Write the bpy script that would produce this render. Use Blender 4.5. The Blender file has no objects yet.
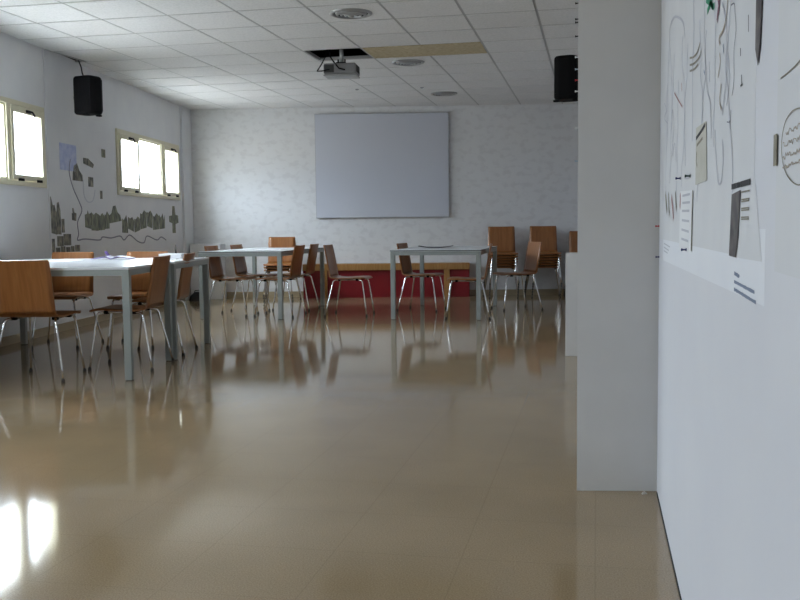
import bpy, math, random
from mathutils import Vector, Matrix

random.seed(7)
scene = bpy.context.scene
COL = scene.collection

# ------------------------------------------------------------------ camera
cam_data = bpy.data.cameras.new('camera')
cam = bpy.data.objects.new('camera', cam_data)
COL.objects.link(cam)
cam_data.sensor_width = 36.0
cam_data.lens = 947.39 / 800 * 36.0
cam_data.clip_start = 0.05
_r = Vector((0.97917, 0.20273, -0.01092))
_u = Vector((-0.00464, 0.07613, 0.99709))
_b = -Vector((-0.20297, 0.97627, -0.07549))
cam.matrix_world = Matrix(((_r.x, _u.x, _b.x, 0.0), (_r.y, _u.y, _b.y, 0.0), (_r.z, _u.z, _b.z, 1.0065), (0, 0, 0, 1)))
scene.camera = cam

# ------------------------------------------------------------------ sky and exposure
SKY = 43.0
world = bpy.data.worlds.new('overcast_sky')
scene.world = world
world.use_nodes = True
wn = world.node_tree
for n in list(wn.nodes):
    wn.nodes.remove(n)
w_out = wn.nodes.new('ShaderNodeOutputWorld')
w_bg = wn.nodes.new('ShaderNodeBackground')
w_tc = wn.nodes.new('ShaderNodeTexCoord')
w_sep = wn.nodes.new('ShaderNodeSeparateXYZ')
w_map = wn.nodes.new('ShaderNodeMapRange')
w_map.inputs['From Min'].default_value = -1.0
w_map.inputs['From Max'].default_value = 1.0
w_ramp = wn.nodes.new('ShaderNodeValToRGB')
el = w_ramp.color_ramp.elements
el[0].position, el[0].color = 0.46, (0.29, 0.295, 0.30, 1)     # yard outside
el[1].position, el[1].color = 1.00, (1.36, 1.52, 1.74, 1)      # overcast sky, brightest overhead
for _p, _c in ((0.52, (0.345, 0.38, 0.43, 1)), (0.70, (0.77, 0.86, 0.985, 1))):
    _e = el.new(_p)
    _e.color = _c
wn.links.new(w_tc.outputs['Generated'], w_sep.inputs[0])
wn.links.new(w_sep.outputs['Z'], w_map.inputs['Value'])
wn.links.new(w_map.outputs[0], w_ramp.inputs[0])
wn.links.new(w_ramp.outputs[0], w_bg.inputs['Color'])
w_bg.inputs['Strength'].default_value = SKY
wn.links.new(w_bg.outputs[0], w_out.inputs['Surface'])

vs = scene.view_settings
vs.view_transform = 'Standard'
vs.look = 'None'
vs.exposure = 0.0
vs.gamma = 1.0
vs.use_curve_mapping = False
scene.cycles.max_bounces = 10
scene.cycles.diffuse_bounces = 6
scene.cycles.glossy_bounces = 5
scene.cycles.transparent_max_bounces = 12
scene.cycles.caustics_reflective = False
scene.cycles.caustics_refractive = False

# ------------------------------------------------------------------ room numbers (metres)
CE = 2.793                      # ceiling height
TILE, GX, GY = 0.6, -2.8964, 7.4636
LA, LB = -4.2012, -0.12911      # left wall:  X = LA + LB * Y
BA, BB = 14.2993, 0.18278       # far wall:   Y = BA + BB * X
RX = 0.228                      # right wall
Y0 = -3.6                       # wall behind the viewer
LN = math.hypot(1, LB)
BN = math.hypot(1, BB)
CX = (LA + LB * BA) / (1 - LB * BB)
CY = BA + BB * CX               # far left corner


def left_m(y, z=0.0, off=0.0):
    """frame on the left wall: local x runs along it, -y points into the room"""
    ex = Vector((LB, 1, 0)) / LN
    ey = Vector((-1, LB, 0)) / LN
    o = Vector((LA + LB * y, y, z)) - ey * off
    return Matrix(((ex.x, ey.x, 0, o.x), (ex.y, ey.y, 0, o.y), (0, 0, 1, o.z), (0, 0, 0, 1)))


def back_m(x, z=0.0, off=0.0):
    ex = Vector((1, BB, 0)) / BN
    ey = Vector((-BB, 1, 0)) / BN
    o = Vector((x, BA + BB * x, z)) - ey * off
    return Matrix(((ex.x, ey.x, 0, o.x), (ex.y, ey.y, 0, o.y), (0, 0, 1, o.z), (0, 0, 0, 1)))


def right_m(y, z=0.0, off=0.0):
    """frame on the right wall: local x runs towards the viewer, -y points into the room"""
    return Matrix(((0, 1, 0, RX - off), (-1, 0, 0, y), (0, 0, 1, z), (0, 0, 0, 1)))


# ------------------------------------------------------------------ materials
def mat(name, color, rough=0.5, metal=0.0, spec=0.5):
    m = bpy.data.materials.new(name)
    m.use_nodes = True
    b = m.node_tree.nodes['Principled BSDF']
    b.inputs['Base Color'].default_value = (*color, 1)
    b.inputs['Roughness'].default_value = rough
    b.inputs['Metallic'].default_value = metal
    b.inputs['Specular IOR Level'].default_value = spec
    return m


def nd(m, kind):
    return m.node_tree.nodes.new(kind)


def ln(m, a, b):
    m.node_tree.links.new(a, b)


def noise_mat(name, c1, c2, scale=20.0, rough=0.6, stretch=(1, 1, 1), detail=4.0, lo=0.35, hi=0.65, bump=0.0, spec=0.5, metal=0.0, per_object=False):
    m = mat(name, c1, rough, metal, spec)
    b = m.node_tree.nodes['Principled BSDF']
    tc = nd(m, 'ShaderNodeTexCoord')
    mp = nd(m, 'ShaderNodeMapping')
    mp.inputs['Scale'].default_value = stretch
    nz = nd(m, 'ShaderNodeTexNoise')
    nz.inputs['Scale'].default_value = scale
    nz.inputs['Detail'].default_value = detail
    rp = nd(m, 'ShaderNodeValToRGB')
    rp.color_ramp.elements[0].position = lo
    rp.color_ramp.elements[0].color = (*c1, 1)
    rp.color_ramp.elements[1].position = hi
    rp.color_ramp.elements[1].color = (*c2, 1)
    ln(m, tc.outputs['Object'], mp.inputs['Vector'])
    if per_object:
        oi = nd(m, 'ShaderNodeObjectInfo')
        add = nd(m, 'ShaderNodeVectorMath')
        add.operation = 'ADD'
        sc = nd(m, 'ShaderNodeVectorMath')
        sc.operation = 'SCALE'
        sc.inputs['Scale'].default_value = 37.0
        ln(m, oi.outputs['Random'], sc.inputs[0])
        ln(m, mp.outputs[0], add.inputs[0])
        ln(m, sc.outputs[0], add.inputs[1])
        ln(m, add.outputs[0], nz.inputs['Vector'])
    else:
        ln(m, mp.outputs[0], nz.inputs['Vector'])
    ln(m, nz.outputs['Fac'], rp.inputs[0])
    ln(m, rp.outputs[0], b.inputs['Base Color'])
    if bump:
        bp = nd(m, 'ShaderNodeBump')
        bp.inputs['Strength'].default_value = bump
        bp.inputs['Distance'].default_value = 0.004
        ln(m, nz.outputs['Fac'], bp.inputs['Height'])
        ln(m, bp.outputs[0], b.inputs['Normal'])
    return m


M = {}
M['wall'] = noise_mat('wall_paint', (0.66, 0.665, 0.69), (0.70, 0.705, 0.72), 3.0, 0.75, bump=0.05)
# far wall: the same paint, scuffed with faint grey rubbing
m = noise_mat('scuffed_wall_paint', (0.63, 0.63, 0.645), (0.69, 0.695, 0.71), 8.0, 0.75, stretch=(1.0, 1.0, 1.5), detail=14.0, lo=0.38, hi=0.50, bump=0.06)
M['scuffed'] = m
M['right_paint'] = noise_mat('panel_paint', (0.68, 0.69, 0.745), (0.71, 0.72, 0.765), 2.0, 0.55)
M['column'] = noise_mat('column_paint', (0.595, 0.588, 0.575), (0.635, 0.628, 0.615), 3.0, 0.7)
M['tile'] = noise_mat('ceiling_tile_fibre', (0.66, 0.665, 0.67), (0.76, 0.76, 0.765), 60.0, 0.85, lo=0.3, hi=0.6)
M['grid'] = mat('ceiling_grid_metal', (0.36, 0.36, 0.36), 0.35)
M['tan_tile'] = noise_mat('bare_fibre_tile', (0.40, 0.33, 0.20), (0.58, 0.50, 0.34), 24.0, 0.9, stretch=(1, 2.5, 1), detail=8)
M['dark'] = mat('plenum_dark', (0.02, 0.02, 0.022), 0.9)
M['slab'] = mat('raw_slab', (0.05, 0.05, 0.052), 0.9)
M['baseboard'] = noise_mat('baseboard_terrazzo', (0.30, 0.24, 0.15), (0.38, 0.31, 0.20), 90.0, 0.3)
M['frame'] = mat('cream_window_metal', (0.62, 0.58, 0.43), 0.4)
M['black'] = mat('black_plastic', (0.004, 0.004, 0.005), 0.75, 0.0, 0.12)
M['black_cloth'] = noise_mat('black_cloth', (0.012, 0.012, 0.016), (0.025, 0.025, 0.03), 30, 0.9)
M['grille'] = mat('speaker_grille', (0.005, 0.005, 0.006), 0.7, 0.0, 0.12)
M['chrome'] = mat('chrome', (0.74, 0.74, 0.75), 0.16, 1.0)
M['rubber'] = mat('dark_rubber', (0.02, 0.02, 0.02), 0.7)
M['alu'] = mat('grey_painted_frame', (0.265, 0.288, 0.278), 0.4, 0.0)
M['laminate'] = mat('white_laminate', (0.72, 0.74, 0.76), 0.22)
M['paper'] = noise_mat('white_paper', (0.78, 0.79, 0.82), (0.81, 0.82, 0.84), 5.0, 0.6)
M['sheet'] = noise_mat('drawing_sheet', (0.66, 0.67, 0.70), (0.70, 0.71, 0.735), 4.0, 0.65)
M['sheet2'] = noise_mat('lower_sheet', (0.77, 0.79, 0.85), (0.79, 0.81, 0.86), 4.0, 0.6)
M['screen'] = mat('projection_board', (0.53, 0.55, 0.62), 0.6)
M['folder'] = mat('dark_folder', (0.05, 0.05, 0.056), 0.7, 0.0, 0.2)
M['band'] = mat('dark_edge_band', (0.10, 0.11, 0.11), 0.5)
M['edge'] = mat('board_edge', (0.30, 0.30, 0.32), 0.5)
M['red'] = noise_mat('red_panel', (0.19, 0.002, 0.007), (0.22, 0.003, 0.009), 4.0, 0.45)
M['print'] = noise_mat('photo_print', (0.025, 0.028, 0.022), (0.30, 0.27, 0.20), 16.0, 0.5, stretch=(1.6, 1, 0.7), detail=9, lo=0.40, hi=0.70, per_object=True)
M['print_green'] = noise_mat('green_photo_print', (0.035, 0.04, 0.025), (0.24, 0.24, 0.13), 18.0, 0.5, stretch=(2.0, 1, 0.6), detail=9, lo=0.38, hi=0.68, per_object=True)
M['plum_print'] = noise_mat('plum_photo_print', (0.028, 0.018, 0.026), (0.13, 0.115, 0.10), 26.0, 0.5, detail=8, lo=0.42, hi=0.75)
M['map'] = noise_mat('pale_blue_map', (0.36, 0.42, 0.66), (0.52, 0.56, 0.74), 14.0, 0.6, detail=8)
M['ink'] = mat('grey_ink', (0.20, 0.20, 0.25), 0.7)
M['ink_blue'] = mat('blue_grey_ink', (0.22, 0.26, 0.36), 0.7)
M['ink_black'] = mat('black_ink', (0.02, 0.02, 0.025), 0.7)
M['ink_soft'] = mat('pencil', (0.53, 0.54, 0.60), 0.8)
M['ink_lilac'] = mat('lilac_pencil', (0.61, 0.62, 0.69), 0.8)
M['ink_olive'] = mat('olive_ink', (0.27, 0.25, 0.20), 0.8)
M['ink_green'] = mat('green_ink', (0.03, 0.30, 0.16), 0.7)
M['ink_purple'] = mat('plum_ink', (0.20, 0.10, 0.14), 0.7)
M['ink_brown'] = mat('brown_ink', (0.42, 0.36, 0.30), 0.8)
M['ink_red'] = mat('dull_red_ink', (0.40, 0.20, 0.21), 0.7)
M['purple'] = mat('purple_cover', (0.16, 0.09, 0.42), 0.5)
M['pin_white'] = mat('white_pin', (0.80, 0.82, 0.84), 0.3)
M['pin_red'] = mat('red_pin', (0.50, 0.02, 0.03), 0.3)
M['pin_blue'] = mat('navy_pin', (0.015, 0.02, 0.12), 0.3)
M['pin_green'] = mat('dark_green_pin', (0.01, 0.05, 0.035), 0.3)
M['pin_pale'] = mat('pale_blue_pin', (0.40, 0.50, 0.62), 0.3)
M['beige_card'] = noise_mat('beige_card', (0.50, 0.49, 0.43), (0.56, 0.55, 0.49), 12, 0.6)
M['proj'] = mat('grey_projector_shell', (0.20, 0.20, 0.21), 0.4)
M['proj_dark'] = mat('projector_port_panel', (0.03, 0.03, 0.03), 0.6)
M['vent_white'] = mat('diffuser_metal', (0.34, 0.345, 0.345), 0.3, 0.4)
M['plaster'] = mat('plaster_chip', (0.66, 0.63, 0.58), 0.9)


def wood(name, c1, c2, c3, rough=0.32):
    m = mat(name, c1, rough)
    b = m.node_tree.nodes['Principled BSDF']
    tc = nd(m, 'ShaderNodeTexCoord')
    mp = nd(m, 'ShaderNodeMapping')
    mp.inputs['Scale'].default_value = (9.0, 0.9, 0.9)
    oi = nd(m, 'ShaderNodeObjectInfo')
    sc = nd(m, 'ShaderNodeVectorMath')
    sc.operation = 'SCALE'
    sc.inputs['Scale'].default_value = 11.0
    add = nd(m, 'ShaderNodeVectorMath')
    nz = nd(m, 'ShaderNodeTexNoise')
    nz.inputs['Scale'].default_value = 4.0
    nz.inputs['Detail'].default_value = 8.0
    nz.inputs['Distortion'].default_value = 0.6
    rp = nd(m, 'ShaderNodeValToRGB')
    rp.color_ramp.elements[0].position = 0.30
    rp.color_ramp.elements[0].color = (*c1, 1)
    rp.color_ramp.elements[1].position = 0.72
    rp.color_ramp.elements[1].color = (*c3, 1)
    e = rp.color_ramp.elements.new(0.5)
    e.color = (*c2, 1)
    ln(m, tc.outputs['Object'], mp.inputs['Vector'])
    ln(m, oi.outputs['Random'], sc.inputs[0])
    ln(m, mp.outputs[0], add.inputs[0])
    ln(m, sc.outputs[0], add.inputs[1])
    ln(m, add.outputs[0], nz.inputs['Vector'])
    ln(m, nz.outputs['Fac'], rp.inputs[0])
    ln(m, rp.outputs[0], b.inputs['Base Color'])
    return m


M['ply'] = wood('varnished_plywood', (0.225, 0.082, 0.021), (0.272, 0.105, 0.029), (0.318, 0.130, 0.039))
M['bench_wood'] = wood('honey_wood', (0.28, 0.135, 0.035), (0.34, 0.17, 0.05), (0.39, 0.21, 0.075))


def floor_material():
    m = mat('polished_terrazzo', (0.3, 0.24, 0.16), 0.1)
    b = m.node_tree.nodes['Principled BSDF']
    tc = nd(m, 'ShaderNodeTexCoord')
    n1 = nd(m, 'ShaderNodeTexNoise')
    n1.inputs['Scale'].default_value = 210.0
    n1.inputs['Detail'].default_value = 3.0
    r1 = nd(m, 'ShaderNodeValToRGB')
    r1.color_ramp.elements[0].position, r1.color_ramp.elements[0].color = 0.34, (0.270, 0.194, 0.108, 1)
    r1.color_ramp.elements[1].position, r1.color_ramp.elements[1].color = 0.66, (0.365, 0.273, 0.166, 1)
    n2 = nd(m, 'ShaderNodeTexNoise')
    n2.inputs['Scale'].default_value = 1.3
    n2.inputs['Detail'].default_value = 4.0
    r2 = nd(m, 'ShaderNodeValToRGB')
    r2.color_ramp.elements[0].position, r2.color_ramp.elements[0].color = 0.3, (0.90, 0.90, 0.90, 1)
    r2.color_ramp.elements[1].position, r2.color_ramp.elements[1].color = 0.7, (1.06, 1.05, 1.04, 1)
    mul = nd(m, 'ShaderNodeMix')
    mul.data_type, mul.blend_type = 'RGBA', 'MULTIPLY'
    mul.inputs['Factor'].default_value = 1.0
    br = nd(m, 'ShaderNodeTexBrick')
    br.offset = 0.0
    br.inputs['Scale'].default_value = 1.0
    br.inputs['Brick Width'].default_value = 0.4
    br.inputs['Row Height'].default_value = 0.4
    br.inputs['Mortar Size'].default_value = 0.0022
    br.inputs['Mortar Smooth'].default_value = 0.4
    br.inputs['Color1'].default_value = (1, 1, 1, 1)
    br.inputs['Color2'].default_value = (0.985, 0.985, 0.985, 1)
    br.inputs['Mortar'].default_value = (0.88, 0.87, 0.86, 1)
    mul2 = nd(m, 'ShaderNodeMix')
    mul2.data_type, mul2.blend_type = 'RGBA', 'MULTIPLY'
    mul2.inputs['Factor'].default_value = 1.0
    for n in (n1, n2, br):
        ln(m, tc.outputs['Object'], n.inputs['Vector'])
    ln(m, n1.outputs['Fac'], r1.inputs[0])
    ln(m, n2.outputs['Fac'], r2.inputs[0])
    ln(m, r1.outputs[0], mul.inputs['A'])
    ln(m, r2.outputs[0], mul.inputs['B'])
    ln(m, mul.outputs['Result'], mul2.inputs['A'])
    ln(m, br.outputs['Color'], mul2.inputs['B'])
    ln(m, mul2.outputs['Result'], b.inputs['Base Color'])
    rr = nd(m, 'ShaderNodeMapRange')
    rr.inputs['To Min'].default_value = 0.062
    rr.inputs['To Max'].default_value = 0.098
    ln(m, n2.outputs['Fac'], rr.inputs['Value'])
    ln(m, rr.outputs[0], b.inputs['Roughness'])
    b.inputs['Specular IOR Level'].default_value = 0.5
    return m


M['floor'] = floor_material()

gm = bpy.data.materials.new('window_glass')
gm.use_nodes = True
gn = gm.node_tree
for n in list(gn.nodes):
    gn.nodes.remove(n)
g_o = gn.nodes.new('ShaderNodeOutputMaterial')
g_t = gn.nodes.new('ShaderNodeBsdfTransparent')
g_t.inputs['Color'].default_value = (0.95, 0.97, 0.96, 1)
g_g = gn.nodes.new('ShaderNodeBsdfGlossy')
g_g.inputs['Roughness'].default_value = 0.02
g_m = gn.nodes.new('ShaderNodeMixShader')
g_m.inputs['Fac'].default_value = 0.06
gn.links.new(g_t.outputs[0], g_m.inputs[1])
gn.links.new(g_g.outputs[0], g_m.inputs[2])
gn.links.new(g_m.outputs[0], g_o.inputs['Surface'])
M['glass'] = gm


# ------------------------------------------------------------------ mesh helpers
class MB:
    def __init__(self):
        self.v, self.f, self.s, self.mi = [], [], [], []
        self.cur = 0

    def add(self, verts, faces, smooth=False):
        o = len(self.v)
        self.v += [tuple(p) for p in verts]
        for f in faces:
            self.f.append([i + o for i in f])
            self.s.append(smooth)
            self.mi.append(self.cur)
        return self

    def box(self, a, b, mtx=None):
        (x0, y0, z0), (x1, y1, z1) = a, b
        v = [Vector(p) for p in ((x0, y0, z0), (x1, y0, z0), (x1, y1, z0), (x0, y1, z0), (x0, y0, z1), (x1, y0, z1), (x1, y1, z1), (x0, y1, z1))]
        if mtx is not None:
            v = [mtx @ p for p in v]
        return self.add(v, [(0, 3, 2, 1), (4, 5, 6, 7), (0, 1, 5, 4), (1, 2, 6, 5), (2, 3, 7, 6), (3, 0, 4, 7)])

    def prism(self, poly, z0, z1):
        """vertical prism over a counter-clockwise xy polygon"""
        n = len(poly)
        v = [(x, y, z0) for x, y in poly] + [(x, y, z1) for x, y in poly]
        f = [tuple(reversed(range(n))), tuple(range(n, 2 * n))]
        f += [(i, (i + 1) % n, n + (i + 1) % n, n + i) for i in range(n)]
        return self.add(v, f)

    def plate(self, poly, y0, y1):
        """upright plate: xz polygon between two depths (front face at y0)"""
        n = len(poly)
        v = [(x, y0, z) for x, z in poly] + [(x, y1, z) for x, z in poly]
        f = [tuple(range(n)), tuple(reversed(range(n, 2 * n)))]
        f += [(i, n + i, n + (i + 1) % n, (i + 1) % n) for i in range(n)]
        return self.add(v, f)

    def tube(self, pts, r, n=8, caps=True):
        pts = [Vector(p) for p in pts]
        rs = r if isinstance(r, (list, tuple)) else [r] * len(pts)
        rings = []
        t0 = (pts[1] - pts[0]).normalized()
        ref = Vector((0, 0, 1)) if abs(t0.z) < 0.9 else Vector((1, 0, 0))
        a = t0.cross(ref).normalized()
        for i, p in enumerate(pts):
            if i == 0:
                t = t0
            elif i == len(pts) - 1:
                t = (pts[i] - pts[i - 1]).normalized()
            else:
                t = ((pts[i + 1] - p).normalized() + (p - pts[i - 1]).normalized()).normalized()
            a = (a - t * a.dot(t)).normalized()
            b = t.cross(a)
            rings.append([p + (a * math.cos(2 * math.pi * k / n) + b * math.sin(2 * math.pi * k / n)) * rs[i] for k in range(n)])
        o = len(self.v)
        for ring in rings:
            self.v += [tuple(q) for q in ring]
        for i in range(len(pts) - 1):
            for k in range(n):
                k2 = (k + 1) % n
                self.f.append([o + i * n + k, o + i * n + k2, o + (i + 1) * n + k2, o + (i + 1) * n + k])
                self.s.append(True)
                self.mi.append(self.cur)
        if caps:
            self.f.append([o + k for k in reversed(range(n))])
            self.f.append([o + (len(pts) - 1) * n + k for k in range(n)])
            self.s += [False, False]
            self.mi += [self.cur, self.cur]
        return self

    def lathe(self, prof, n=32, c=(0, 0, 0)):
        """profile of (radius, z) about the vertical axis"""
        v = []
        for (r, z) in prof:
            v += [(c[0] + r * math.cos(2 * math.pi * k / n), c[1] + r * math.sin(2 * math.pi * k / n), c[2] + z) for k in range(n)]
        f = []
        for i in range(len(prof) - 1):
            for k in range(n):
                k2 = (k + 1) % n
                f.append((i * n + k, i * n + k2, (i + 1) * n + k2, (i + 1) * n + k))
        return self.add(v, f, True)

    def build(self, name, material, parent=None, mtx=None, bevel=0.0, seg=2):
        me = bpy.data.meshes.new(name)
        me.from_pydata(self.v, [], self.f)
        for p, s, k in zip(me.polygons, self.s, self.mi):
            p.use_smooth = s
            p.material_index = k
        for mm in (material if isinstance(material, (list, tuple)) else [material]):
            me.materials.append(mm)
        me.update()
        o = bpy.data.objects.new(name, me)
        COL.objects.link(o)
        if mtx is not None:
            o.matrix_world = mtx
        if parent is not None:
            o.parent = parent
        if bevel:
            bv = o.modifiers.new('bevel', 'BEVEL')
            bv.width = bevel
            bv.segments = seg
            bv.limit_method = 'ANGLE'
            bv.angle_limit = math.radians(40)
        return o


def tag(o, label=None, cat=None, group=None, kind=None):
    if label:
        o['label'] = label
    if cat:
        o['category'] = cat
    if group:
        o['group'] = group
    if kind:
        o['kind'] = kind
    return o


def empty(name, mtx):
    o = bpy.data.objects.new(name, None)
    o.empty_display_size = 0.1
    COL.objects.link(o)
    o.matrix_world = mtx
    return o


def place(x, y, rot_deg=0.0, z=0.0):
    return Matrix.Translation((x, y, z)) @ Matrix.Rotation(math.radians(rot_deg), 4, 'Z')


def struct(o):
    o['kind'] = 'structure'
    return o


def copy_tree(o, parent=None):
    c = o.copy()
    COL.objects.link(c)
    if parent is not None:
        c.parent = parent
    for ch in list(o.children):
        copy_tree(ch, c)
    return c


# ------------------------------------------------------------------ floor
P_NL = (LA + LB * Y0, Y0)
P_NR = (RX, Y0)
P_FR = (RX, BA + BB * RX)
P_FL = (CX, CY)
ROOM = [P_NL, P_NR, P_FR, P_FL]
fl = MB().prism([(P_NL[0] - 0.4, Y0 - 0.3), (RX + 0.3, Y0 - 0.3), (RX + 0.3, P_FR[1] + 0.4), (CX - 0.4, P_FR[1] + 0.4)], -0.12, 0.0)
struct(fl.build('floor', M['floor']))

# ------------------------------------------------------------------ walls
WT = CE + 0.55
WIN = [(10.315, 12.665, 1), (6.085, 8.435, 2), (1.855, 4.205, 3), (-2.375, -0.025, 4)]   # windows along the left wall (world Y)
ZS, ZT = 1.437, 2.212
lw = MB()
spans = sorted([(a * LN, b * LN) for a, b, _ in WIN])
s0, s1 = (Y0 - 0.2) * LN, (CY + 0.1) * LN
TH = 0.22
lw.box((s0, 0, -0.1), (s1, TH, ZS))
lw.box((s0, 0, ZT), (s1, TH, WT))
prev = s0
for a, b in spans:
    lw.box((prev, 0, ZS), (a, TH, ZT))
    prev = b
lw.box((prev, 0, ZS), (s1, TH, ZT))
struct(lw.build('wall_left', M['wall'], mtx=left_m(0)))

bw = MB().box((CX * BN - 0.3, 0, -0.1), (0.6 * BN, 0.22, WT))
struct(bw.build('wall_far', M['scuffed'], mtx=back_m(0)))
rw = MB().box((RX, Y0 - 0.2, -0.1), (RX + 0.2, P_FR[1] + 0.05, WT))
struct(rw.build('wall_right', M['right_paint']))
nw = MB().box((P_NL[0] - 0.3, Y0 - 0.2, -0.1), (RX, Y0, WT))
struct(nw.build('wall_behind', M['wall']))
# seam cover beside the second window, narrow pilaster by the far corner
struct(MB().box((-0.012, -0.012, 0.0), (0.012, 0.0, CE)).build('trim_1', M['wall'], mtx=left_m(8.50)))
struct(MB().box((0.0, -0.035, 0.0), (CY * LN - 12.80 * LN, 0.0, CE)).build('trim_2', M['wall'], mtx=left_m(12.80), bevel=0.004))
# low boxed-in ledge in the far left corner
struct(MB().box((0.0, -0.34, 0.0), (0.45, 0.0, 0.81)).build('trim_3', M['wall'], mtx=back_m(CX + 0.05), bevel=0.006))
# baseboards
struct(MB().box((Y0 * LN, -0.012, 0.0), (12.80 * LN, 0.0, 0.08)).build('baseboard_left', M['baseboard'], mtx=left_m(0)))
struct(MB().box(((CX + 0.5) * BN, -0.012, 0.0), (RX * BN, 0.0, 0.085)).build('baseboard_far', M['baseboard'], mtx=back_m(0)))
# dark joint under the right-hand panel wall
struct(MB().box((RX - 0.003, Y0, 0.0), (RX, 3.62, 0.006)).build('trim_4', M['dark']))
# column standing against the right wall, and the low partition behind it
struct(MB().prism([(-0.070, 3.616), (RX, 3.658), (RX, 4.00), (-0.070, 3.96)], 0.0, CE + 0.02).build('column', M['column']))
struct(MB().box((-0.234, 7.43, 0.0), (RX, 7.58, 0.802)).build('wall_low', M['column'], bevel=0.003))


# ------------------------------------------------------------------ ceiling
def clip(poly, p, n):
    out = []
    for i in range(len(poly)):
        a, b = poly[i], poly[(i + 1) % len(poly)]
        da = (a[0] - p[0]) * n[0] + (a[1] - p[1]) * n[1]
        db = (b[0] - p[0]) * n[0] + (b[1] - p[1]) * n[1]
        if da >= 0:
            out.append(a)
        if (da >= 0) != (db >= 0):
            t = da / (da - db)
            out.append((a[0] + (b[0] - a[0]) * t, a[1] + (b[1] - a[1]) * t))
    return out


def clip_room(poly):
    for i in range(4):
        a, b = ROOM[i], ROOM[(i + 1) % 4]
        poly = clip(poly, a, (-(b[1] - a[1]), b[0] - a[0]))
        if len(poly) < 3:
            return []
    return poly


ce = MB()
i0, i1 = int((CX - GX) / TILE) - 2, int((RX - GX) / TILE) + 1
j0, j1 = int((Y0 - GY) / TILE) - 1, int((P_FR[1] - GY) / TILE) + 1
GAP = 0.011
for i in range(i0, i1 + 1):
    for j in range(j0, j1 + 1):
        if j == 3 and i in (0, 1, 2):
            continue                                   # open bay over the projector, two bare tiles beside it
        x, y = GX + i * TILE, GY + j * TILE
        q = [(x + GAP, y + 0.016), (x + TILE - GAP, y + 0.016), (x + TILE - GAP, y + TILE - 0.016), (x + GAP, y + TILE - 0.016)]
        q = clip_room(q)
        if len(q) >= 3 and j in (1, 2) and i < -2:
            a, b = (LA + LB * 8.42, 8.42), (LA + LB * 9.26 + 0.15, 9.26)
            q = clip(q, a, (b[1] - a[1], -(b[0] - a[0])))     # tile edge sagging away from the wall
        if len(q) >= 3:
            ce.prism(q, CE - 0.004, CE + 0.012)
struct(ce.build('ceiling', M['tile']))
gr = MB()
for i in range(i0, i1 + 2):
    x = GX + i * TILE
    q = clip_room([(x - 0.012, Y0), (x + 0.012, Y0), (x + 0.012, P_FR[1] + 1), (x - 0.012, P_FR[1] + 1)])
    if len(q) >= 3:
        gr.prism(q, CE - 0.001, CE + 0.03)
for j in range(j0, j1 + 2):  # cross bars, widened so their grey also stands in for tile bevel shadow
    y = GY + j * TILE
    for xa, xb in ((CX - 1, RX + 1),):
        q = clip_room([(xa, y - 0.017), (xb, y - 0.017), (xb, y + 0.017), (xa, y + 0.017)])
        if len(q) >= 3:
            gr.prism(q, CE - 0.0005, CE + 0.03)
struct(gr.build('ceiling_grid', M['grid']))
struct(MB().box((Y0 * LN, -0.012, CE + 0.014), (CY * LN, 0.0, WT)).build('dark_backing', M['slab'], mtx=left_m(0)))  # dark backing strip above the tiles, added so the gap at the wall reads shaded
struct(MB().box((GX + TILE + 0.012, GY + 3 * TILE + GAP, CE - 0.006), (GX + 3 * TILE - 0.012, GY + 4 * TILE - GAP, CE + 0.012)).build('ceiling_panel', M['tan_tile']))
struct(MB().prism([(P_NL[0] - 0.4, Y0 - 0.3), (RX + 0.3, Y0 - 0.3), (RX + 0.3, P_FR[1] + 0.4), (CX - 0.4, P_FR[1] + 0.4)], WT - 0.02, WT + 0.15).build('ceiling_slab', M['slab']))


# ------------------------------------------------------------------ windows in the left wall
def ring(mb, x0, x1, z0, z1, t, y0, y1, tb=None, tt=None):
    tb = t if tb is None else tb
    tt = t if tt is None else tt
    mb.box((x0, y0, z0), (x1, y1, z0 + tb))
    mb.box((x0, y0, z1 - tt), (x1, y1, z1))
    mb.box((x0, y0, z0 + tb), (x0 + t, y1, z1 - tt))
    mb.box((x1 - t, y0, z0 + tb), (x1, y1, z1 - tt))


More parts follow.
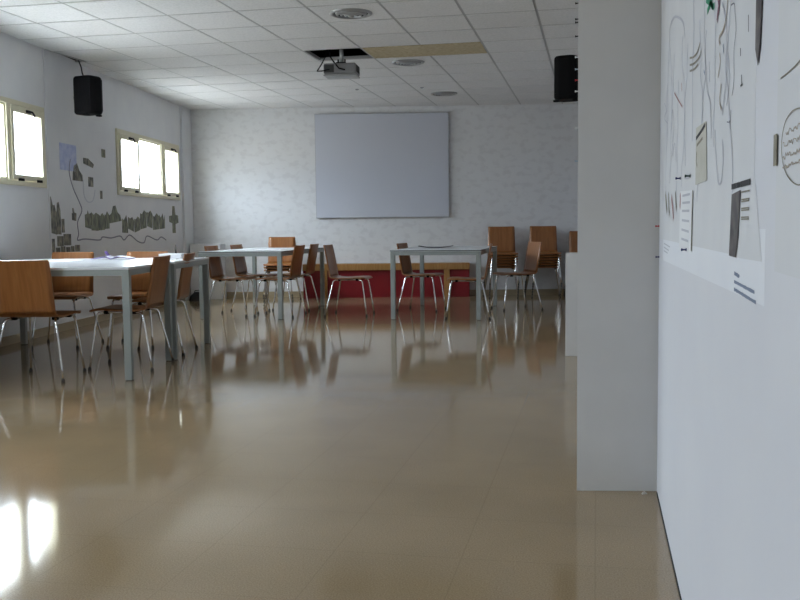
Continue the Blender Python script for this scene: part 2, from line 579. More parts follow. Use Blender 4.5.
def window(n, ya, yb):
    L = (yb - ya) * LN
    root = struct(empty('window_%d' % n, left_m(ya, ZS)))
    Hh = ZT - ZS
    f = MB()
    ring(f, 0, L, 0, Hh, 0.045, -0.022, 0.06)
    f.box((0.705, -0.018, 0.045), (0.755, 0.06, Hh - 0.045))
    f.box((L - 0.755, -0.018, 0.045), (L - 0.705, 0.06, Hh - 0.045))
    f.build('window_frame', M['frame'], root, bevel=0.003)
    fm = MB()
    ring(fm, 0.757, L - 0.757, 0.047, Hh - 0.047, 0.018, -0.002, 0.04)
    fm.build('glazing_bead', M['frame'], root)
    MB().box((0.775, 0.022, 0.065), (L - 0.775, 0.026, Hh - 0.065)).build('pane', M['glass'], root)
    for x0 in (0.05, L - 0.70):
        s = MB()
        ring(s, x0, x0 + 0.65, 0.05, Hh - 0.05, 0.052, -0.034, 0.035, tb=0.05, tt=0.062)
        so = s.build('sash', M['frame'], root, bevel=0.003)
        MB().box((x0 + 0.05, 0.006, 0.098), (x0 + 0.60, 0.010, Hh - 0.11)).build('pane', M['glass'], so)
        h = MB().box((x0 + 0.285, -0.048, Hh - 0.098), (x0 + 0.365, -0.034, Hh - 0.072))
        h.tube([(x0 + 0.325, -0.046, Hh - 0.085), (x0 + 0.325, -0.078, Hh - 0.09), (x0 + 0.36, -0.085, Hh - 0.125)], 0.010, 8)
        h.build('sash_latch', M['black'], so)
        for hx in (x0 + 0.09, x0 + 0.46):
            MB().box((hx, -0.044, 0.042), (hx + 0.10, -0.033, 0.066)).build('sash_hinge', M['black'], so)
    # daylight entrance: tells the renderer where the sky comes in
    ld = bpy.data.lights.new('window_portal', 'AREA')
    ld.shape = 'RECTANGLE'
    ld.size, ld.size_y = L - 0.02, Hh - 0.02
    ld.cycles.is_portal = True
    lo = bpy.data.objects.new('window_portal', ld)
    COL.objects.link(lo)
    mw = left_m((ya + yb) / 2, (ZS + ZT) / 2, -0.12)
    ex, ey, o = mw.col[0].xyz, mw.col[1].xyz, mw.col[3].xyz
    lo.matrix_world = Matrix(((ex.x, 0, ey.x, o.x), (ex.y, 0, ey.y, o.y), (0, 1, 0, o.z), (0, 0, 0, 1)))


for ya, yb, n in WIN:
    window(n, ya, yb)

# ------------------------------------------------------------------ chairs
SEAT = [(0.216, 0.427, 0.188), (0.213, 0.434, 0.195), (0.200, 0.440, 0.201), (0.17, 0.444, 0.205), (0.10, 0.444, 0.207), (0.0, 0.438, 0.207), (-0.10, 0.436, 0.207), (-0.155, 0.439, 0.206), (-0.185, 0.447, 0.203), (-0.203, 0.462, 0.199)]
BACK = [(-0.203, 0.462, 0.199), (-0.213, 0.483, 0.197), (-0.221, 0.515, 0.196), (-0.232, 0.58, 0.195), (-0.245, 0.65, 0.195), (-0.260, 0.73, 0.194), (-0.277, 0.808, 0.192), (-0.280, 0.821, 0.185)]
NX = 8


def shell(prof, thick, bow):
    P = [Vector((0, y, z)) for y, z, _ in prof]
    top, bot = [], []
    for i, (y, z, hw) in enumerate(prof):
        t = (P[min(i + 1, len(P) - 1)] - P[max(i - 1, 0)]).normalized()
        nrm = Vector((0, -t.z, t.y))
        if nrm.z < 0 and abs(nrm.y) < 0.5:
            nrm = -nrm
        for k in range(NX + 1):
            u = -1 + 2 * k / NX
            off = bow * (u * u) * min(1.0, max(0.0, i / 2.0))
            c = Vector((u * hw, y, z)) + nrm * off
            top.append(c + nrm * thick / 2)
            bot.append(c - nrm * thick / 2)
    n, w = len(prof), NX + 1
    v = top + bot
    o = len(top)
    f = []
    for i in range(n - 1):
        for k in range(NX):
            a, b, c, d = i * w + k, i * w + k + 1, (i + 1) * w + k + 1, (i + 1) * w + k
            f.append((a, b, c, d))
            f.append((o + d, o + c, o + b, o + a))
        f.append((i * w, (i + 1) * w, o + (i + 1) * w, o + i * w))
        f.append((i * w + NX, o + i * w + NX, o + (i + 1) * w + NX, (i + 1) * w + NX))
    for k in range(NX):
        f.append((k, o + k, o + k + 1, k + 1))
        e = (n - 1) * w
        f.append((e + k, e + k + 1, o + e + k + 1, o + e + k))
    mb = MB()
    mb.add(v, f, False)
    for i in range(n - 1):
        for k in range(NX):
            pass
    return mb


def make_chair():
    root = empty('plywood_chair', Matrix.Identity(4))
    s = shell(SEAT, 0.012, 0.0).build('seat', M['ply'], root)
    b = shell(BACK, 0.012, -0.010).build('backrest', M['ply'], root)
    for o in (s, b):
        for p in o.data.polygons:
            p.use_smooth = p.area > 0.0007
    for sx in (-1, 1):
        for fr in (1, -1):
            if fr == 1:
                path = [(sx * 0.200, 0.228, 0.012), (sx * 0.190, 0.213, 0.12), (sx * 0.172, 0.186, 0.32), (sx * 0.164, 0.174, 0.395), (sx * 0.160, 0.162, 0.414), (sx * 0.154, 0.142, 0.422), (sx * 0.145, 0.09, 0.423), (sx * 0.14, 0.0, 0.420)]
                knob = (0.200, 0.228)
            else:
                path = [(sx * 0.252, -0.250, 0.012), (sx * 0.232, -0.228, 0.12), (sx * 0.195, -0.186, 0.32), (sx * 0.181, -0.170, 0.395), (sx * 0.175, -0.160, 0.412), (sx * 0.165, -0.140, 0.419), (sx * 0.15, -0.09, 0.419), (sx * 0.14, 0.0, 0.420)]
                knob = (0.252, -0.250)
            lg = MB().tube(path, 0.0085, 8).build('leg', M['chrome'], root)
            MB().lathe([(0.0, 0.0), (0.012, 0.0), (0.013, 0.006), (0.011, 0.024), (0.0, 0.026)], 10, (sx * knob[0], knob[1], 0)).build('foot_cap', M['rubber'], lg)
        for cy in (0.11, -0.10):
            MB().box((sx * 0.146 - 0.02, cy - 0.015, 0.408), (sx * 0.146 + 0.02, cy + 0.015, 0.433)).build('seat_clamp', M['black'], root, bevel=0.004)
    return root


proto = make_chair()
used = [False]


def chair(x, y, rot, label, group, z=0.0):
    c = proto
    if used[0]:
        c = copy_tree(proto)
    used[0] = True
    c.matrix_world = place(x, y, rot, z)
    tag(c, label, 'chair', group)
    return c


GA = 'chairs at the big white table on the left'
chair(-3.772, 5.905, 7.4, 'orange plywood chair at the left frame edge, its back turned to the viewer', GA)
chair(-4.619, 7.579, 189.6, 'plywood chair behind the big white table, facing the viewer, nearest the window wall', GA)
chair(-3.945, 7.669, 186.7, 'plywood chair behind the big white table, facing the viewer, just below the wavy wall line', GA)
chair(-3.400, 6.445, 98.4, 'orange plywood chair turned side-on by the near right corner of the big white table', GA)
chair(-3.540, 7.230, 102.0, 'orange plywood chair side-on at the far right corner of the big white table', GA)
GB = 'chairs at the middle table'
chair(-4.203, 10.549, -90.0, 'brown plywood chair left of the middle table, the nearer one facing right', GB)
chair(-4.200, 11.340, -90.0, 'brown plywood chair left of the middle table, the farther one facing right', GB)
chair(-3.646, 10.559, 90.0, 'orange plywood chair on the right side of the middle table, the nearer of two', GB)
chair(-3.730, 11.420, 92.0, 'plywood chair on the right side of the middle table, the farther of two', GB)
chair(-2.810, 10.709, -89.0, 'plywood chair facing right, alone between the two tables in front of the red bench', GB)
GC = 'chairs at the right-hand table'
chair(-2.085, 11.430, -97.0, 'brown plywood chair facing right beneath the right-hand table, left of its rear leg', GC)
chair(-1.417, 10.488, 97.0, 'plywood chair seen edge-on, tucked in at the right end of the right-hand table', GC)
chair(-0.979, 11.660, 118.0, 'plywood chair with a lit back, standing free in front of the chair stacks', GC)

ORD = ['lowest', 'second lowest', 'third lowest', 'fourth lowest', 'fifth lowest']


def stack(x, y, rot, n, where, group):
    fx, fy = -math.sin(math.radians(rot)), math.cos(math.radians(rot))
    for k in range(n):
        pos = 'topmost' if k == n - 1 else ORD[k]
        chair(x + fx * 0.020 * k, y + fy * 0.020 * k, rot, '%s plywood chair of the %s' % (pos, where), group, 0.0385 * k)


WR = 180 + 10.36
stack(-1.330, 13.66, WR, 6, 'leftmost stack of three right of the red bench', 'stacked chairs right of the red bench')
stack(-0.735, 13.78, WR, 6, 'middle stack of three right of the red bench', 'stacked chairs beside the low partition')
stack(-0.165, 13.88, WR, 4, 'stack half hidden behind the low white partition', 'stacked chairs behind the low partition')
stack(-4.400, 12.83, WR, 3, 'stack behind the middle table, left of the red bench', 'stacked chairs left of the red bench')


# ------------------------------------------------------------------ tables
def table(x, y, rot, W, L, label, group, H=0.768, band=False):
    """x, y is the near right corner on the floor; the table runs W to the left and L away"""
    root = empty('table', place(x, y, rot))
    MB().box((-W, 0, H - 0.018), (0, L, H)).build('tabletop', M['laminate'], root, bevel=0.003)
    if band:
        eb = MB()
        for q0, q1 in (((-W - 0.0012, -0.0012), (0.0012, 0.002)), ((-W - 0.0012, L - 0.002), (0.0012, L + 0.0012)), ((-W - 0.0012, 0.002), (-W + 0.002, L - 0.002)), ((-0.002, 0.002), (0.0012, L - 0.002))):
            eb.box((*q0, H - 0.0145), (*q1, H - 0.003))
        eb.build('edge_band', M['band'], root)
    ap = MB()
    i = 0.004
    zt, zb = H - 0.0185, H - 0.058
    ap.box((-W + i, i, zb), (-i, i + 0.022, zt))
    ap.box((-W + i, L - i - 0.022, zb), (-i, L - i, zt))
    ap.box((-W + i, i + 0.022, zb), (-W + i + 0.022, L - i - 0.022, zt))
    ap.box((-i - 0.022, i + 0.022, zb), (-i, L - i - 0.022, zt))
    ap.build('apron', M['alu'], root)
    S = 0.05
    for lx in (-W + 0.002, -0.002 - S):
        for ly in (0.002, L - 0.002 - S):
            lg = MB().box((lx, ly, 0.004), (lx + S, ly + S, zt)).build('leg', M['alu'], root, bevel=0.004)
            MB().box((lx + 0.004, ly + 0.004, 0.0), (lx + S - 0.004, ly + S - 0.004, 0.006)).build('glide', M['rubber'], lg)
    return tag(root, label, 'table', group)


TA = 9.2
ua = Vector((-math.sin(math.radians(TA)), math.cos(math.radians(TA))))
wa = Vector((-math.cos(math.radians(TA)), -math.sin(math.radians(TA))))
c0 = Vector((-3.060, 5.828))
WA = 1.72
gt = 'white tables pushed together on the left'
for iu, lab in ((0, 'near one of the two pushed-together white tables on the left, front leg nearest the viewer'),
                (1, 'far one of the two pushed-together white tables, carrying the flat white box')):
    q = c0 + ua * (1.0 * iu) - wa * (0.024 * iu)
    table(q.x, q.y, TA, WA, 0.997 if iu == 0 else 1.10, lab, gt)
table(-3.440, 10.075, 1.8, 0.98, 1.92, "white topped table with grey legs in the middle, nearer the window wall than the other", 'free standing tables', band=True)
table(-1.222, 10.185, 0.7, 1.00, 1.95, 'white topped table with grey legs on the right, a dark folder on it', 'free standing tables', band=True)

# ------------------------------------------------------------------ bench along the far wall
bx = -4.255
bench = tag(empty('bench', back_m(bx)), 'long low bench with a honey wood top and red front along the far wall', 'bench')
BL = 2.44
MB().box((0, -0.27, 0.40), (BL, -0.004, 0.495)).build('bench_top', M['bench_wood'], bench, bevel=0.004)
MB().box((0.01, -0.225, 0.0), (BL - 0.01, -0.205, 0.40)).build('front_panel', M['red'], bench)
for x in (0.0, BL - 0.02):
    MB().box((x, -0.205, 0.0), (x + 0.02, -0.004, 0.40)).build('end_panel', M['red'], bench)
for x in (0.275, BL - 0.375):
    MB().box((x, -0.262, 0.0), (x + 0.085, -0.226, 0.40)).build('bench_leg', M['bench_wood'], bench, bevel=0.003)

# ------------------------------------------------------------------ projection board on the far wall
xs = -4.062
bd = tag(empty('projection_board', back_m(xs, 1.172)), 'large blank grey-white projection board on the far wall', 'board')
BWd, BHt = 1.952, 1.512
MB().box((0, -0.052, 0), (BWd, -0.046, BHt)).build('board_face', M['screen'], bd)
fr = MB()
ring(fr, -0.004, BWd + 0.004, -0.004, BHt + 0.004, 0.012, -0.050, -0.012)
fr.build('board_frame', M['edge'], bd)
for x in (0.25, BWd - 0.3):
    MB().box((x, -0.047, 0.2), (x + 0.05, -0.001, BHt - 0.2)).build('wall_batten', M['edge'], bd)


# ------------------------------------------------------------------ loudspeakers
def speaker(mtx, label, up_cable=False):
    r = empty('loudspeaker', mtx)
    tag(r, label, 'loudspeaker', 'wall loudspeakers')
    # local: front towards -y, origin at the middle of the back
    w, d, h = 0.110, 0.220, 0.375
    prof = [(-w, -0.02), (-w * 0.98, -d * 0.62), (-w * 0.86, -d * 0.90), (-w * 0.45, -d * 1.0), (w * 0.45, -d * 1.0), (w * 0.86, -d * 0.90), (w * 0.98, -d * 0.62), (w, -0.02), (w * 0.62, 0.03), (-w * 0.62, 0.03)]
    MB().prism(prof, -h / 2, h / 2).build('cabinet', M['black'], r, bevel=0.028, seg=4)
    g = [(-w * 0.80, -d * 0.935), (-w * 0.42, -d * 1.02), (w * 0.42, -d * 1.02), (w * 0.80, -d * 0.935), (w * 0.78, -d * 0.90), (-w * 0.78, -d * 0.90)]
    MB().prism(g, -h / 2 + 0.03, h / 2 - 0.03).build('front_grille', M['grille'], r, bevel=0.004)
    for x in (-0.085, 0.085):
        MB().box((x - 0.025, -0.17, -h / 2 - 0.014), (x + 0.025, -0.13, -h / 2 + 0.004)).build('foot', M['black'], r, bevel=0.004)
    return r, h


mS = left_m(8.75, 2.360, 0.26) @ Matrix.Rotation(math.radians(-22), 4, 'Z')
sp, hh = speaker(mS, 'black loudspeaker high on the window wall, between the two windows')
MB().tube([(0.05, 0.02, 0.02), (0.09, 0.10, 0.02), (0.13, 0.18, 0.02), (0.155, 0.235, 0.02)], 0.016, 10).build('wall_bracket', M['black'], sp)
_top = mS.inverted() @ (left_m(9.22, CE + 0.012, 0.05) @ Vector((0, 0, 0)))
_p0 = Vector((-0.03, -0.08, hh / 2 - 0.01))
MB().tube([_p0, _p0 + Vector((0.0, 0.02, 0.04)), _p0.lerp(_top, 0.45) + Vector((0, 0, 0.02)), _top], 0.006, 6).build('cable', M['black'], sp)
mR = Matrix.Translation((-0.235, 8.60, 2.290)) @ Matrix.Rotation(math.radians(-12), 4, 'Z')
sp2, hh = speaker(mR, 'black loudspeaker on the right under the ceiling, half hidden by the column')
MB().tube([(0.0, 0.02, 0.0), (0.15, 0.10, 0.0), (0.30, 0.12, 0.0), (0.425, 0.155, 0.0)], 0.016, 10).build('wall_bracket', M['black'], sp2)

# ------------------------------------------------------------------ projector under the open ceiling bay
pj = empty('ceiling_projector', place(-2.535, 9.42, 4, 2.60))
tag(pj, 'grey video projector hanging from the open ceiling bay', 'projector')
MB().box((-0.165, -0.125, -0.045), (0.165, 0.135, 0.062)).build('housing', M['proj'], pj, bevel=0.02, seg=3)
MB().box((-0.155, -0.129, -0.030), (-0.055, -0.120, 0.045)).build('port_panel', M['proj_dark'], pj)
MB().box((-0.165, -0.122, -0.062), (0.165, 0.128, -0.047)).build('base_plate', M['vent_white'], pj, bevel=0.005)
vt = MB()
for k in range(5):
    vt.box((0.163, -0.09 + k * 0.036, -0.025), (0.169, -0.07 + k * 0.036, 0.045))
vt.build('side_vent', M['proj_dark'], pj)
MB().tube([(0.07, 0.13, 0.01), (0.07, 0.165, 0.01)], [0.036, 0.032], 20).build('lens', M['proj_dark'], pj)
MB().box((-0.05, -0.05, 0.062), (0.05, 0.05, 0.082)).build('mount_plate', M['black'], pj, bevel=0.004)
MB().tube([(0, 0, 0.08), (0, 0, 0.19), (-0.008, 0, 0.60), (-0.012, 0, 0.70)], 0.020, 12).build('mount_pole', M['vent_white'], pj)
for x in (-0.035, 0.035):
    MB().tube([(x, 0.0, 0.075), (x, 0, 0.115)], 0.008, 8).build('mount_bolt', M['black'], pj)
MB().tube([(-0.10, -0.128, 0.0), (-0.17, -0.16, -0.02), (-0.225, -0.13, -0.015), (-0.20, -0.05, 0.06), (-0.165, 0.02, 0.16), (-0.14, 0.05, 0.30)], 0.006, 6).build('signal_cable', M['black'], pj)
MB().tube([(0.06, -0.135, -0.01), (0.0, -0.145, 0.005), (-0.06, -0.10, 0.075), (-0.12, 0.02, 0.15), (-0.14, 0.08, 0.30)], 0.008, 6).build('power_cable', M['black'], pj)


# ------------------------------------------------------------------ round ceiling diffusers
def diffuser(x, y, label):
    r = empty('ceiling_diffuser', place(x, y, 0, CE - 0.004))
    tag(r, label, 'ceiling vent', 'round air diffusers')
    MB().lathe([(0.178, 0.0), (0.176, -0.010), (0.160, -0.016), (0.148, -0.012), (0.140, -0.001)], 40).build('outer_ring', M['vent_white'], r)
    MB().lathe([(0.150, -0.002), (0.0, -0.002)], 40).build('vent_throat', M['dark'], r)
    for k, rr in enumerate((0.118, 0.085, 0.052)):
        MB().lathe([(rr + 0.014, -0.004), (rr + 0.004, -0.018 - 0.003 * k), (rr - 0.012, -0.022 - 0.003 * k), (rr - 0.004, -0.010)], 36).build('louvre_ring', M['vent_white'], r)
    MB().lathe([(0.026, -0.012), (0.024, -0.030), (0.0, -0.033)], 24).build('centre_disc', M['vent_white'], r)


diffuser(GX + 1.49 * TILE, GY + 0.5 * TILE, 'round ceiling air diffuser nearest the viewer, before the projector')
diffuser(GX + 1.50 * TILE, GY + 4.5 * TILE, 'round ceiling air diffuser just behind the tan ceiling panels')
diffuser(GX + 1.50 * TILE, GY + 8.6 * TILE, 'round ceiling air diffuser farthest away, above the projection board')
for (x, y, lab) in ((GX - 0.2 * TILE, GY + 7.47 * TILE, 'small dark ceiling sensor left, above the projection board'), (GX + 1.19 * TILE, GY + 7.58 * TILE, 'small dark ceiling sensor right, near the farthest diffuser')):
    tag(MB().lathe([(0.024, -0.002), (0.022, -0.008), (0.012, -0.014), (0.0, -0.015)], 16).build('ceiling_sensor', M['edge'], mtx=place(x, y, 0, CE - 0.003)), lab, 'sensor', 'ceiling sensors')

# ------------------------------------------------------------------ things on the tables and floor
TZ = 0.768


def sheet_on(name, x, y, rot, w, l, t, material, label, cat, z=TZ + 0.0005, group=None, bevel=0.0):
    o = MB().box((-w / 2, -l / 2, 0), (w / 2, l / 2, t)).build(name, material, mtx=place(x, y, rot, z), bevel=bevel)
    return tag(o, label, cat, group)


bk = empty('booklet', place(-4.06, 7.47, 16, TZ + 0.001))
tag(bk, 'open booklet with purple covers lying on the big white table', 'booklet')
for sx in (-1, 1):
    cv = [(sx * 0.0, 0, 0.004), (sx * 0.05, 0, 0.022), (sx * 0.12, 0, 0.012), (sx * 0.165, 0, 0.003)]
    for nm, mt, dz, ex in (('cover', 'purple', 0.0, 0.115), ('page_block', 'paper', 0.004, 0.108)):
        v, f = [], []
        for (x, _, z) in cv:
            xx = x * (1 if nm == 'cover' else 0.95)
            v += [(xx, -ex, z + dz), (xx, ex, z + dz), (xx, ex, z + dz + 0.003), (xx, -ex, z + dz + 0.003)]
        for i in range(3):
            a = i * 4
            for q in range(4):
                f.append((a + q, a + (q + 1) % 4, a + 4 + (q + 1) % 4, a + 4 + q))
        f += [(0, 1, 2, 3), (12, 15, 14, 13)]
        MB().add(v, f, False).build(nm, M[mt], bk)
v = [(-0.03, -0.10, 0.03), (-0.05, 0.09, 0.032), (-0.075, 0.085, 0.070), (-0.055, -0.09, 0.066), (-0.032, -0.10, 0.03), (-0.052, 0.09, 0.032), (-0.078, 0.085, 0.070), (-0.058, -0.09, 0.066)]
MB().add(v, [(0, 1, 2, 3), (7, 6, 5, 4), (0, 4, 5, 1), (1, 5, 6, 2), (2, 6, 7, 3), (3, 7, 4, 0)]).build('raised_page', M['purple'], bk)
sheet_on('paper_sheet', -3.60, 7.36, 24, 0.30, 0.21, 0.002, M['paper'], 'white paper sheet right of the purple booklet on the big table', 'paper', group='loose papers on the big white table')
sheet_on('paper_sheet', -4.40, 7.05, 5, 0.42, 0.297, 0.002, M['paper'], 'large white paper sheet left of the purple booklet on the big table', 'paper', group='loose papers on the big white table')
pb = sheet_on('paper_box', -3.60, 7.665, 9, 0.20, 0.20, 0.040, M['paper'], 'flat white box of paper at the far right corner of the big table', 'box', bevel=0.003)
tag(MB().lathe([(0.0, 0.0), (0.026, 0.0), (0.022, 0.012), (0.010, 0.045), (0.005, 0.075), (0.004, 0.115), (0.0, 0.116)], 14).build('pen_stand', M['rubber'], mtx=place(-3.64, 7.80, 0, TZ + 0.0005)), 'small dark pointed stand on the far corner of the big white table', 'stand')
sheet_on('paper_sheet', -3.86, 10.93, 5, 0.30, 0.42, 0.003, M['paper'], 'white papers lying on the middle table', 'paper')
# folder with curling covers on the right-hand table
fo = MB()
N = 10
top, W_, D_ = [], 0.42, 0.30
for i in range(N + 1):
    u = i / N
    z = 0.004 + 0.020 * abs(2 * u - 1) ** 2.2
    top.append((-W_ / 2 + W_ * u, z))
v, f = [], []
for x, z in top:
    v += [(x, -D_ / 2, z), (x, D_ / 2, z), (x, D_ / 2, z + 0.006), (x, -D_ / 2, z + 0.006)]
for i in range(N):
    a = i * 4
    for q in range(4):
        f.append((a + q, a + (q + 1) % 4, a + 4 + (q + 1) % 4, a + 4 + q))
f += [(0, 1, 2, 3), (N * 4, N * 4 + 3, N * 4 + 2, N * 4 + 1)]
fo.add(v, f, False)
tag(fo.build('open_folder', M['folder'], mtx=place(-1.90, 11.30, 8, TZ - 0.003)), 'dark grey open folder with curling edges on the right-hand table', 'folder')

# soft black bag in the far left corner
bg = MB()
pts = []
NU, NV = 16, 8
for j in range(NV + 1):
    ph = math.pi / 2 * j / NV
    for i in range(NU):
        th = 2 * math.pi * i / NU
        rr = math.cos(ph) ** 0.55
        wob = 1 + 0.10 * math.sin(3 * th + 1.0) + 0.05 * math.sin(5 * th + j)
        pts.append((0.13 * rr * wob * math.cos(th) + 0.02 * math.sin(ph), 0.10 * rr * wob * math.sin(th), 0.115 * math.sin(ph) * (1 + 0.12 * math.sin(2 * th))))
fc = []
for j in range(NV):
    for i in range(NU):
        i2 = (i + 1) % NU
        fc.append((j * NU + i, j * NU + i2, (j + 1) * NU + i2, (j + 1) * NU + i))
fc.append(tuple(reversed(range(NU))))
bg.add(pts, fc, True)
bag = tag(empty('bag', place(-5.62, 12.72, 10)), 'small black bag on the floor before the white corner ledge', 'bag')
bg.build('bag_body', M['black_cloth'], bag)
MB().tube([(-0.05, 0, 0.10), (-0.03, -0.01, 0.145), (0.03, -0.015, 0.150), (0.06, 0, 0.105)], 0.007, 8).build('carry_strap', M['black_cloth'], bag)
ch = tag(MB().add([(0, 0, 0), (0.022, 0.003, 0), (0.018, 0.014, 0), (0.002, 0.012, 0), (0.008, 0.005, 0.011), (0.014, 0.009, 0.009)], [(3, 2, 1, 0), (0, 1, 4), (1, 2, 5), (1, 5, 4), (2, 3, 5), (3, 4, 5), (3, 0, 4)]).build('plaster_chip', M['plaster'], mtx=place(0.172, 3.60, 20, 0.0003)), 'small plaster chip on the floor at the right foot of the column', 'plaster chip')

# ------------------------------------------------------------------ pictures pasted on the window wall
def on_left(name, poly, material, label, cat, group=None, t=0.003, off=0.0):
    """poly: (world Y, z) outline on the left wall"""
    cy = sum(p[0] for p in poly) / len(poly)
    cz = sum(p[1] for p in poly) / len(poly)
    loc = [((y - cy) * LN, z - cz) for y, z in poly]
    a = sum(loc[i][0] * loc[(i + 1) % len(loc)][1] - loc[(i + 1) % len(loc)][0] * loc[i][1] for i in range(len(loc)))
    if a < 0:
        loc.reverse()
    o = MB().plate(loc, -t - off, -0.0003 - off).build(name, material, mtx=left_m(cy, cz))
    return tag(o, label, cat, group)


def rect(y0, y1, z0, z1):
    return [(y0, z0), (y1, z0), (y1, z1), (y0, z1)]


on_left('map_sheet', rect(8.787, 9.19, 1.640, 1.912), M['map'], 'pale blue map sheet pasted on the window wall, right of the nearer window', 'map')
GP = 'photo prints pasted on the window wall'
on_left('photo_print', [(9.08, 1.545), (9.34, 1.545), (9.33, 1.61), (9.25, 1.66), (9.20, 1.73), (9.12, 1.70), (9.09, 1.62)], M['print'], 'arched dark photo cutout just right of the blue map', 'photo', GP)
on_left('photo_print', [(9.37, 1.74), (9.62, 1.705), (9.65, 1.745), (9.50, 1.80), (9.37, 1.80)], M['print'], 'dark landscape photo cutout under the loudspeaker', 'photo', GP)
on_left('photo_print', rect(9.485, 9.615, 1.497, 1.602), M['print'], 'small square photo print below the loudspeaker photo cutout', 'photo', GP)
on_left('photo_print', rect(9.88, 9.985, 1.843, 1.936), M['print_green'], 'tiny photo print left of the farther window, near its top', 'photo', GP)
on_left('photo_print', rect(9.80, 9.865, 1.373, 1.465), M['print'], 'tiny dark photo print at the lower left of the farther window', 'photo', GP)
on_left('photo_print', [(9.03, 1.13), (9.13, 1.12), (9.14, 1.20), (9.09, 1.21), (9.075, 1.255), (9.045, 1.255), (9.05, 1.205), (9.03, 1.20)], M['print'], 'small dark photo cutout beside the drawn line, left of the long photo row', 'photo', GP)
on_left('photo_print', [(8.515, 1.00), (8.66, 0.98), (8.66, 1.20), (8.62, 1.28), (8.585, 1.27), (8.55, 1.35), (8.515, 1.38)], M['print'], 'tall dark spiky photo cutout at the wall seam, left half', 'photo', GP)
on_left('photo_print', [(8.665, 0.985), (8.76, 0.98), (8.755, 1.22), (8.72, 1.31), (8.685, 1.30), (8.665, 1.20)], M['print'], 'tall dark tower photo cutout next to the spiky one by the wall seam', 'photo', GP)
on_left('photo_print', rect(8.775, 8.84, 1.00, 1.14), M['print'], 'narrow photo print right of the dark tower cutout', 'photo', GP)
on_left('photo_print', rect(8.66, 8.80, 0.862, 0.965), M['print'], 'brown square photo print low on the window wall, left one', 'photo', GP)
on_left('photo_print', rect(8.81, 8.985, 0.868, 0.985), M['print'], 'brown square photo print low on the window wall, right one', 'photo', GP)
for k, (a, b, z0, z1) in enumerate(((8.52, 8.60, 0.80, 0.94), (8.62, 8.72, 0.80, 0.85), (8.74, 8.84, 0.80, 0.86), (8.86, 8.96, 0.80, 0.85), (8.98, 9.06, 0.80, 0.858), (9.08, 9.20, 0.80, 0.868))):
    on_left('photo_print', rect(a, b, z0, z1), M['print'], 'tiny dark photo print in the lowest strip on the window wall, just above the table', 'photo', 'tiny prints in the lowest strip')
row = [
    [(9.36, 1.055), (9.52, 1.035), (9.53, 1.21), (9.46, 1.20), (9.44, 1.235), (9.42, 1.20), (9.36, 1.19)],
    [(9.53, 1.02), (9.72, 1.015), (9.72, 1.20), (9.66, 1.215), (9.60, 1.19), (9.53, 1.22)],
    [(9.725, 1.02), (9.90, 1.025), (9.90, 1.18), (9.84, 1.215), (9.78, 1.18), (9.725, 1.20)],
    [(9.905, 1.035), (10.04, 1.04), (10.05, 1.19), (9.98, 1.235), (9.93, 1.19), (9.905, 1.20)],
    [(10.05, 1.10), (10.42, 1.13), (10.38, 1.20), (10.30, 1.23), (10.24, 1.31), (10.17, 1.30), (10.12, 1.22), (10.05, 1.19)],
    [(10.44, 0.99), (10.62, 0.985), (10.62, 1.10), (10.58, 1.20), (10.50, 1.14), (10.44, 1.16)],
    [(10.63, 1.04), (10.82, 1.00), (10.84, 1.13), (10.78, 1.18), (10.70, 1.16), (10.64, 1.18)],
    [(10.85, 0.99), (11.04, 1.02), (11.05, 1.16), (10.97, 1.19), (10.90, 1.15), (10.85, 1.16)],
    [(11.06, 1.03), (11.28, 1.05), (11.30, 1.24), (11.20, 1.27), (11.13, 1.22), (11.06, 1.23)],
    [(11.31, 1.07), (11.50, 1.04), (11.52, 1.22), (11.44, 1.27), (11.36, 1.24), (11.31, 1.25)],
    [(11.53, 1.02), (11.76, 1.03), (11.77, 1.20), (11.68, 1.24), (11.58, 1.19), (11.53, 1.21)],
    [(11.78, 1.03), (12.00, 1.04), (12.01, 1.22), (11.97, 1.15), (11.92, 1.24), (11.85, 1.18), (11.78, 1.22)],
]
for k, poly in enumerate(row):
    on_left('photo_print', poly, M['print_green'], 'dark green landscape photo cutout in the long row below the farther window', 'photo', 'long row of landscape cutouts')
on_left('photo_print', [(12.33, 0.975), (12.47, 0.975), (12.47, 1.10), (12.60, 1.12), (12.59, 1.22), (12.47, 1.23), (12.44, 1.35), (12.35, 1.35), (12.33, 1.22), (12.20, 1.21), (12.20, 1.13), (12.33, 1.11)], M['print_green'], 'cross-shaped dark photo cutout below the right end of the farther window', 'photo', GP)


def smooth(pts, n=5):
    out = []
    P = [pts[0]] + list(pts) + [pts[-1]]
    for i in range(1, len(P) - 2):
        for k in range(n):
            t = k / n
            q = []
            for a, b, c, d in zip(P[i - 1], P[i], P[i + 1], P[i + 2]):
                q.append(0.5 * (2 * b + (c - a) * t + (2 * a - 5 * b + 4 * c - d) * t * t + (3 * b - a - 3 * c + d) * t ** 3))
            out.append(tuple(q))
    out.append(pts[-1])
    return out


def ribbon(mb, pts, w, t):
    """flat inked stroke in the local xz plane"""
    L, R = [], []
    for i, p in enumerate(pts):
        a, b = pts[max(0, i - 1)], pts[min(len(pts) - 1, i + 1)]
        dx, dz = b[0] - a[0], b[1] - a[1]
        l = math.hypot(dx, dz) or 1
        nx, nz = -dz / l * w / 2, dx / l * w / 2
        L.append((p[0] + nx, p[1] + nz))
        R.append((p[0] - nx, p[1] - nz))
    n = len(pts)
    v = [(x, -t, z) for x, z in L] + [(x, -t, z) for x, z in R] + [(x, -0.0002, z) for x, z in L] + [(x, -0.0002, z) for x, z in R]
    f = []
    for i in range(n - 1):
        f.append((n + i, n + i + 1, i + 1, i))
        f.append((i, i + 1, 2 * n + i + 1, 2 * n + i))
        f.append((n + i + 1, n + i, 3 * n + i, 3 * n + i + 1))
    return mb.add(v, f)


